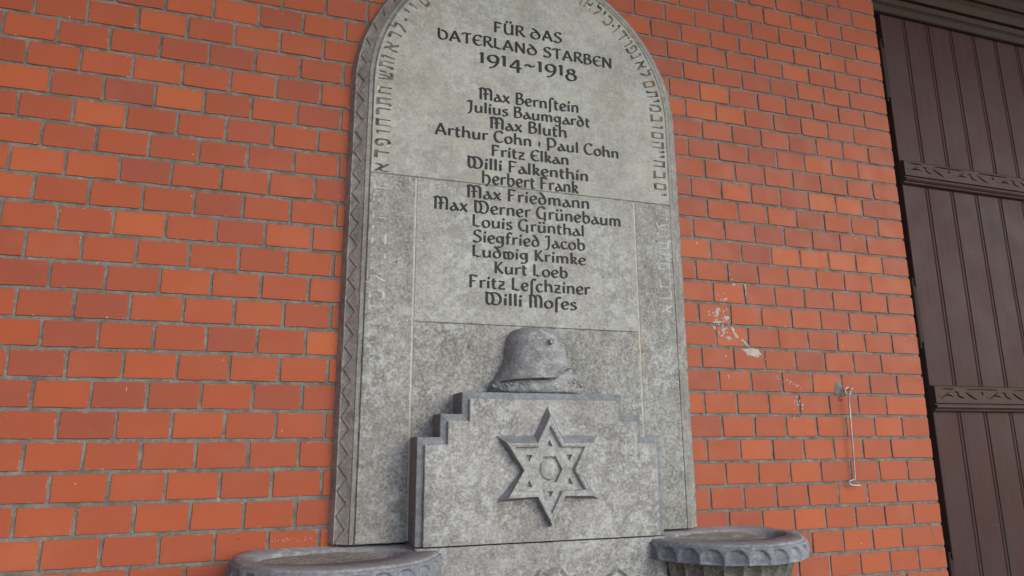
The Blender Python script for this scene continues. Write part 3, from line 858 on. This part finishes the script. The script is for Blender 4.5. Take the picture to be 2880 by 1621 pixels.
# ------------------------------------------------------------------ scalloped basins
def basin(cx, label, turn):
    root = empty("stone_basin", (cx, 0, .9))
    tag(root, label, "basin", "scalloped stone basins below the memorial")
    cy, R0, N, LOB = .12, .262, 624, 26
    lob = 2*math.pi/LOB
    def lobe(a):
        q = ((a+turn) % lob)/lob
        return q
    ZT = 1.2725
    def ring(fr, fz):
        out = []
        for i in range(N):
            a = 2*math.pi*i/N; q = lobe(a); r = fr(q); z = fz(q)
            r += noise.noise(Vector((math.cos(a)*9, math.sin(a)*9, z*20+cx)))*.0012
            out.append((cx+r*math.cos(a), z+noise.noise(Vector((math.cos(a)*6, math.sin(a)*6, cx)))*.0012, cy+r*math.sin(a)))
        return out
    sc = lambda q: 1-abs(2*q-1)**2.2                    # 1 in the middle of a scallop, 0 at its arris
    # rim: top, rounded shoulder
    bm = bmesh.new()
    ex, ey, ecy = .178, .108, .168
    hx = cx+(.025 if cx > 0 else -.025)                       # oval hollow, kept off the wall
    inner = [(hx+ex*math.cos(2*math.pi*i/N), ZT-.004, ecy+ey*math.sin(2*math.pi*i/N)) for i in range(N)]
    inner2 = [(hx+ex*1.02*math.cos(2*math.pi*i/N), ZT+.0, ecy+ey*1.03*math.sin(2*math.pi*i/N)) for i in range(N)]
    deep = [(hx+ex*.93*math.cos(2*math.pi*i/N), ZT-.050, ecy+ey*.90*math.sin(2*math.pi*i/N)) for i in range(N)]
    rings(bm, [deep, inner, inner2, ring(lambda q: R0-.016, lambda q: ZT), ring(lambda q: R0-.010, lambda q: ZT-.0015), ring(lambda q: R0-.0085, lambda q: ZT-.006)], cap=False)
    adopt(link("rim", bm, 'stone_basin', None, True), root)
    # scalloped lip
    bm = bmesh.new()
    rs = [ring(lambda q: R0-.0085, lambda q: ZT-.006)]
    H = .046
    for k in range(21):
        t = k/20
        def fr(q, t=t):
            e = abs(2*q-1)                               # 0 mid scallop, 1 at the arris
            top = .12+.62*e**3.2                         # arched upper edge of the hollow
            dep = max(0, min(1, (t-top)/.10))
            low_ = 1-max(0, (t-.80)/.20)**2*.55
            bul = .013*math.sin(math.pi*min(1, .12+t*.66))
            return R0-.008+bul-(.0098*(1-e**3)+.0005)*dep*low_*(1 if e < .94 else .0)
        rs.append(ring(fr, lambda q, t=t: ZT-.0065-H*t))
    rs.append(ring(lambda q: R0-.018, lambda q: ZT-.0065-H-.003))
    rings(bm, rs, cap=False)
    adopt(link("scalloped_lip", bm, 'stone_scallop', None, True), root)
    # fluted bowl below
    bm = bmesh.new()
    rs = [ring(lambda q: R0-.016, lambda q: ZT-.0065-H-.001)]
    for z, r in ((1.212,.224),(1.19,.220),(1.15,.209),(1.10,.195),(1.05,.168),(1.0,.138),(.95,.11),(.9,.09),(.6,.085),(.02,.10)):
        rs.append(ring(lambda q, r=r: r-.018*sc(q)*min(1, r/.2), lambda q, z=z: z))
    rings(bm, rs, cap=False)
    adopt(link("fluted_bowl", bm, 'stone_bowl_shaded', None, True), root)
    bm = bmesh.new()
    rs = []
    for rr_ in (.985, .85, .7, .55, .4, .25, .1, .02):
        row = []
        for i in range(72):
            a = 2*math.pi*i/72; px, py = rr_*math.cos(a), rr_*math.sin(a)
            z = ZT-.0085-.045*max(0, px-.55)**1.2+noise.noise(Vector((px*5, py*5, cx)))*.004-.004*(1-rr_)
            row.append((hx+ex*px, z, ecy+ey*py))
        rs.append(row)
    rings(bm, rs)
    adopt(link("dirt_filling", bm, 'sand', None, True), root)
    return root
basin(-.552, "grey scalloped stone basin at the memorial's foot, on the side away from the door", .06)
basin(.563, "grey scalloped stone basin at the memorial's foot, on the door side below the wire hook", .10)

# ------------------------------------------------------------------ wire hook on the wall
hook = empty("wire_hook", (1.2245, 0, 1.7185))
tag(hook, "thin galvanised wire hook hanging from a screw eye on the brick wall", "hook")
def tube(bm, pts, r, n=10):
    """pts in world (x, d, z) order -> P"""
    P3 = [P(x, z, d) for x, z, d in pts]; rows = []
    for i, p in enumerate(P3):
        t = ((P3[min(i+1,len(P3)-1)]-P3[max(i-1,0)])).normalized()
        a = t.cross(Vector((.3,1,.2))).normalized(); b = t.cross(a)
        rows.append([bm.verts.new(p+a*r*math.cos(2*math.pi*k/n)+b*r*math.sin(2*math.pi*k/n)) for k in range(n)])
    for a, b in zip(rows, rows[1:]):
        for k in range(n): bm.faces.new((a[k], a[(k+1)%n], b[(k+1)%n], b[k]))
    bm.faces.new(rows[0][::-1]); bm.faces.new(rows[-1])
def sm3(pts, n=6):
    return [tuple(v) for v in smooth_pts([Vector(p) for p in pts], n)]
bm = bmesh.new()
eye = [(1.2245+.0122*math.cos(math.radians(a)), 1.7185+.0125*math.sin(math.radians(a)), .022) for a in range(-80, 262, 18)]
tube(bm, eye, .0026)
rod = [(1.2262,1.706,.022),(1.2250,1.62,.020),(1.2240,1.50,.017),(1.2225,1.418,.014)]
rod += sm3([(1.2225,1.418,.014),(1.2185,1.4095,.014),(1.207,1.4075,.014),(1.1965,1.4045,.014),(1.195,1.397,.014),(1.2015,1.3915,.015),(1.215,1.3902,.016),(1.240,1.3898,.018)])[1:]
tube(bm, rod, .0027)
adopt(link("hook_rod", bm, 'wire', None, True), hook)
bm = bmesh.new()
tube(bm, [(1.2265,1.7205,-.01),(1.228,1.7215,.012),(1.231,1.7235,.025),(1.236,1.727,.031)], .0026)
tube(bm, [(1.2305,1.7235,.0235),(1.237,1.7265,.027),(1.242,1.7300,.030)], .0034)
adopt(link("screw_eye", bm, 'wire', None, True), hook)

# ------------------------------------------------------------------ wooden door right of the wall
YD = .03                                                 # the leaf lies 3 cm behind the wall face
K = 1+YD/2.026
def sc(x, z): return (-.706+(x+.706)*K, 1.5516+(z-1.5516)*K)
door = empty("wooden_door", (2.3, .04, 0))
tag(door, "dark brown boarded wooden door with carved horizontal battens, right of the brick wall", "door")
bm = bmesh.new()
prof = []                                                # (x, d) cross-section of the boards: bead and groove every 14 cm
xs0 = sc(1.641, 0)[0]
edge_x = [sc(1.771+.1375*k, 0)[0] for k in range(12)]
prof.append((xs0,-.08)); prof.append((xs0,-YD-.002)); prof.append((xs0+.002,-YD))
for e in edge_x:
    g = .0035
    prof += [(e-.013,-YD),(e-.0105,-YD-.0030),(e-.0085,-YD-.0030),(e-.006,-YD-.0005),(e-.002,-YD+.0008),(e+.003,-YD-.0008),(e+.005,-YD-.0036),(e+.0075,-YD-.0036),(e+.010,-YD)]
    if e == edge_x[-1]: break
ztop = sc(0,3.377)[1]+.03
zz = [.02+ (ztop-.02)*i/40 for i in range(41)]
rows = [[bm.verts.new(P(x, z, d+noise.noise(Vector((x*3, 2, z*2)))*.0012)) for x, d in prof] for z in zz]
for a, b in zip(rows, rows[1:]):
    for i in range(len(prof)-1): bm.faces.new((a[i], a[i+1], b[i+1], b[i]))
adopt(link("door_boards", bm, 'door'), door)
def poly_from_stroke(pts, w0):
    n = len(pts); a = []; b = []
    for i in range(n):
        t = (pts[min(i+1,n-1)]-pts[max(i-1,0)]).normalized(); q = w0*(1-.55*abs(2*i/(n-1)-1)**2)
        a.append((pts[i].x-t.y*q, pts[i].y+t.x*q)); b.append((pts[i].x+t.y*q, pts[i].y-t.x*q))
    return b+a[::-1]
def batten(zt, zb, x0, label_scale=1.0):
    x1 = 3.4; D0 = -YD; D1 = -.003
    h = zt-zb; f = h/.102
    zz_ = lambda v: zt-v*f
    bm = bmesh.new()
    pr = [(0,D0-.004),(0,D0+.004),(.004,D1-.004),(.010,D1-.001)]          # top bevel
    lo = [(.070,D1),(.073,D1-.007),(.077,D1-.007),(.079,D1+.001),(.086,D1+.002),(.092,D1-.004),(.094,D1-.010),(.0985,D1-.010),(.102,D1-.016),(.102,D0-.004)]
    for seg in (pr, lo):
        for (v0, d0), (v1, d1) in zip(seg, seg[1:]):
            q = [bm.verts.new(P(x, zz_(v), d)) for x, v, d in ((x0,v0,d0),(x0,v1,d1),(x1,v1,d1),(x1,v0,d0))]
            bm.faces.new(q)
    side = pr+[(.012,D1),(.070,D1)]+lo[1:]
    for xx in (x0, x1):
        vv = [bm.verts.new(P(xx, zz_(v), d)) for v, d in side]
        bm.faces.new(vv)
    ot = [(x0,zz_(.010)),(x0,zz_(.070)),(x1,zz_(.070)),(x1,zz_(.010))]
    holes = []
    zc = lambda z: zt-(2.685-z)*f                         # carving drawn on the upper batten
    def add(pts, wd, curve=True):
        pp = [Vector((x, zc(z))) for x, z in pts]
        pp = smooth_pts(pp, 4) if curve and len(pp) > 2 else [pp[0].lerp(pp[-1], i/4) for i in range(5)] if len(pp) == 2 else pp
        if max(p.x for p in pp) > x1-.02 or min(p.x for p in pp) < x0+.012: return
        holes.append(poly_from_stroke(pp, wd*f))
    for k in range(-1, 6):
        b = 1.8338+.2525*k
        if k == -1: add([(1.700,2.6687),(1.766,2.6687)], .0028)
        else: add([(b,2.6690),(b+.165,2.6690)], .0028)
        add([(b-.010,2.6590),(b+.015,2.6430),(b+.045,2.6290)], .0036)
        add([(b+.073,2.6612),(b+.080,2.6550),(b+.081,2.6470)], .0040)
        add([(b+.165,2.6610),(b+.148,2.6520),(b+.130,2.6450)], .0014)
        add([(b+.114,2.6330),(b+.140,2.6440),(b+.160,2.6450),(b+.176,2.6390)], .0030)
        add([(b+.186,2.6590),(b+.202,2.6560),(b+.203,2.6460),(b+.214,2.6385),(b+.232,2.6345)], .0036)
        add([(b+.100,2.6420),(b+.108,2.6400)], .0020)
    fill_holes(bm, ot, holes, D1, .009)
    adopt(link("carved_batten", bm, 'batten'), door)
batten(2.685, 2.583, 1.669)
batten(1.753, 1.652, 1.669)
batten(.82, .72, 1.669)
def hinge(x, z0, z1):
    bm = bmesh.new(); r = .0075; d = -.004
    def cyl(za, zb, rr):
        n = 14
        rows = [[bm.verts.new(P(x+rr*math.cos(2*math.pi*i/n), z, d+rr*math.sin(2*math.pi*i/n))) for i in range(n)] for z in (za, zb)]
        for i in range(n): bm.faces.new((rows[0][i], rows[0][(i+1)%n], rows[1][(i+1)%n], rows[1][i]))
        bm.faces.new(rows[1]); bm.faces.new(rows[0][::-1])
    h = z1-z0
    cyl(z0, z0+.018, r*.75); cyl(z0+.0185, z0+h*.48, r); cyl(z0+h*.485, z1-.02, r*.97); cyl(z1-.0195, z1-.006, r*.7); cyl(z1-.0058, z1, r*1.05)
    box(bm, x, x+.03, z0+.03, z1-.03, d-.012, d-.008)
    adopt(link("hinge", bm, 'iron', None, False), door)
hinge(1.6265, 2.935, 3.225); hinge(1.6265, 1.892, 2.170); hinge(1.6265, .87, 1.145)

frame = empty("door_frame", (2.3, .05, 0))
tag(frame, "dark brown wooden door frame with moulded lintel over the boarded door", "door frame")
bm = bmesh.new()
box(bm, 1.612, 1.70, 0, 3.9, -.22, -.083)
adopt(link("frame_post", bm, 'lintel'), frame)
bm = bmesh.new()                                         # moulded lintel
zl = 3.379
pr = [(0,-.10),(0,-.012),(.004,-.008),(.030,-.006),(.036,-.001),(.040,.004),(.060,.006),(.064,.0),(.070,.0),(.073,-.012),(.080,-.012),(.083,.004),(.10,.012),(.118,.014),(.122,.008),(.150,.008),
      (.153,-.004),(.158,-.004),(.162,.012),(.185,.024),(.20,.026),(.204,.018),(.24,.018),(.243,.006),(.25,.006),(.254,.026),(.30,.04),(.34,.042),(.40,.042),(.62,.042),(.62,-.10)]
xa_, xb_ = 1.613, 3.4
rows = [[bm.verts.new(P(x, zl+v*1.0, d-.004)) for v, d in pr] for x in (xa_, xb_)]
for i in range(len(pr)-1): bm.faces.new((rows[0][i], rows[1][i], rows[1][i+1], rows[0][i+1]))
bm.faces.new(rows[0][::-1]); bm.faces.new(rows[1])
adopt(link("lintel", bm, 'lintel'), frame)
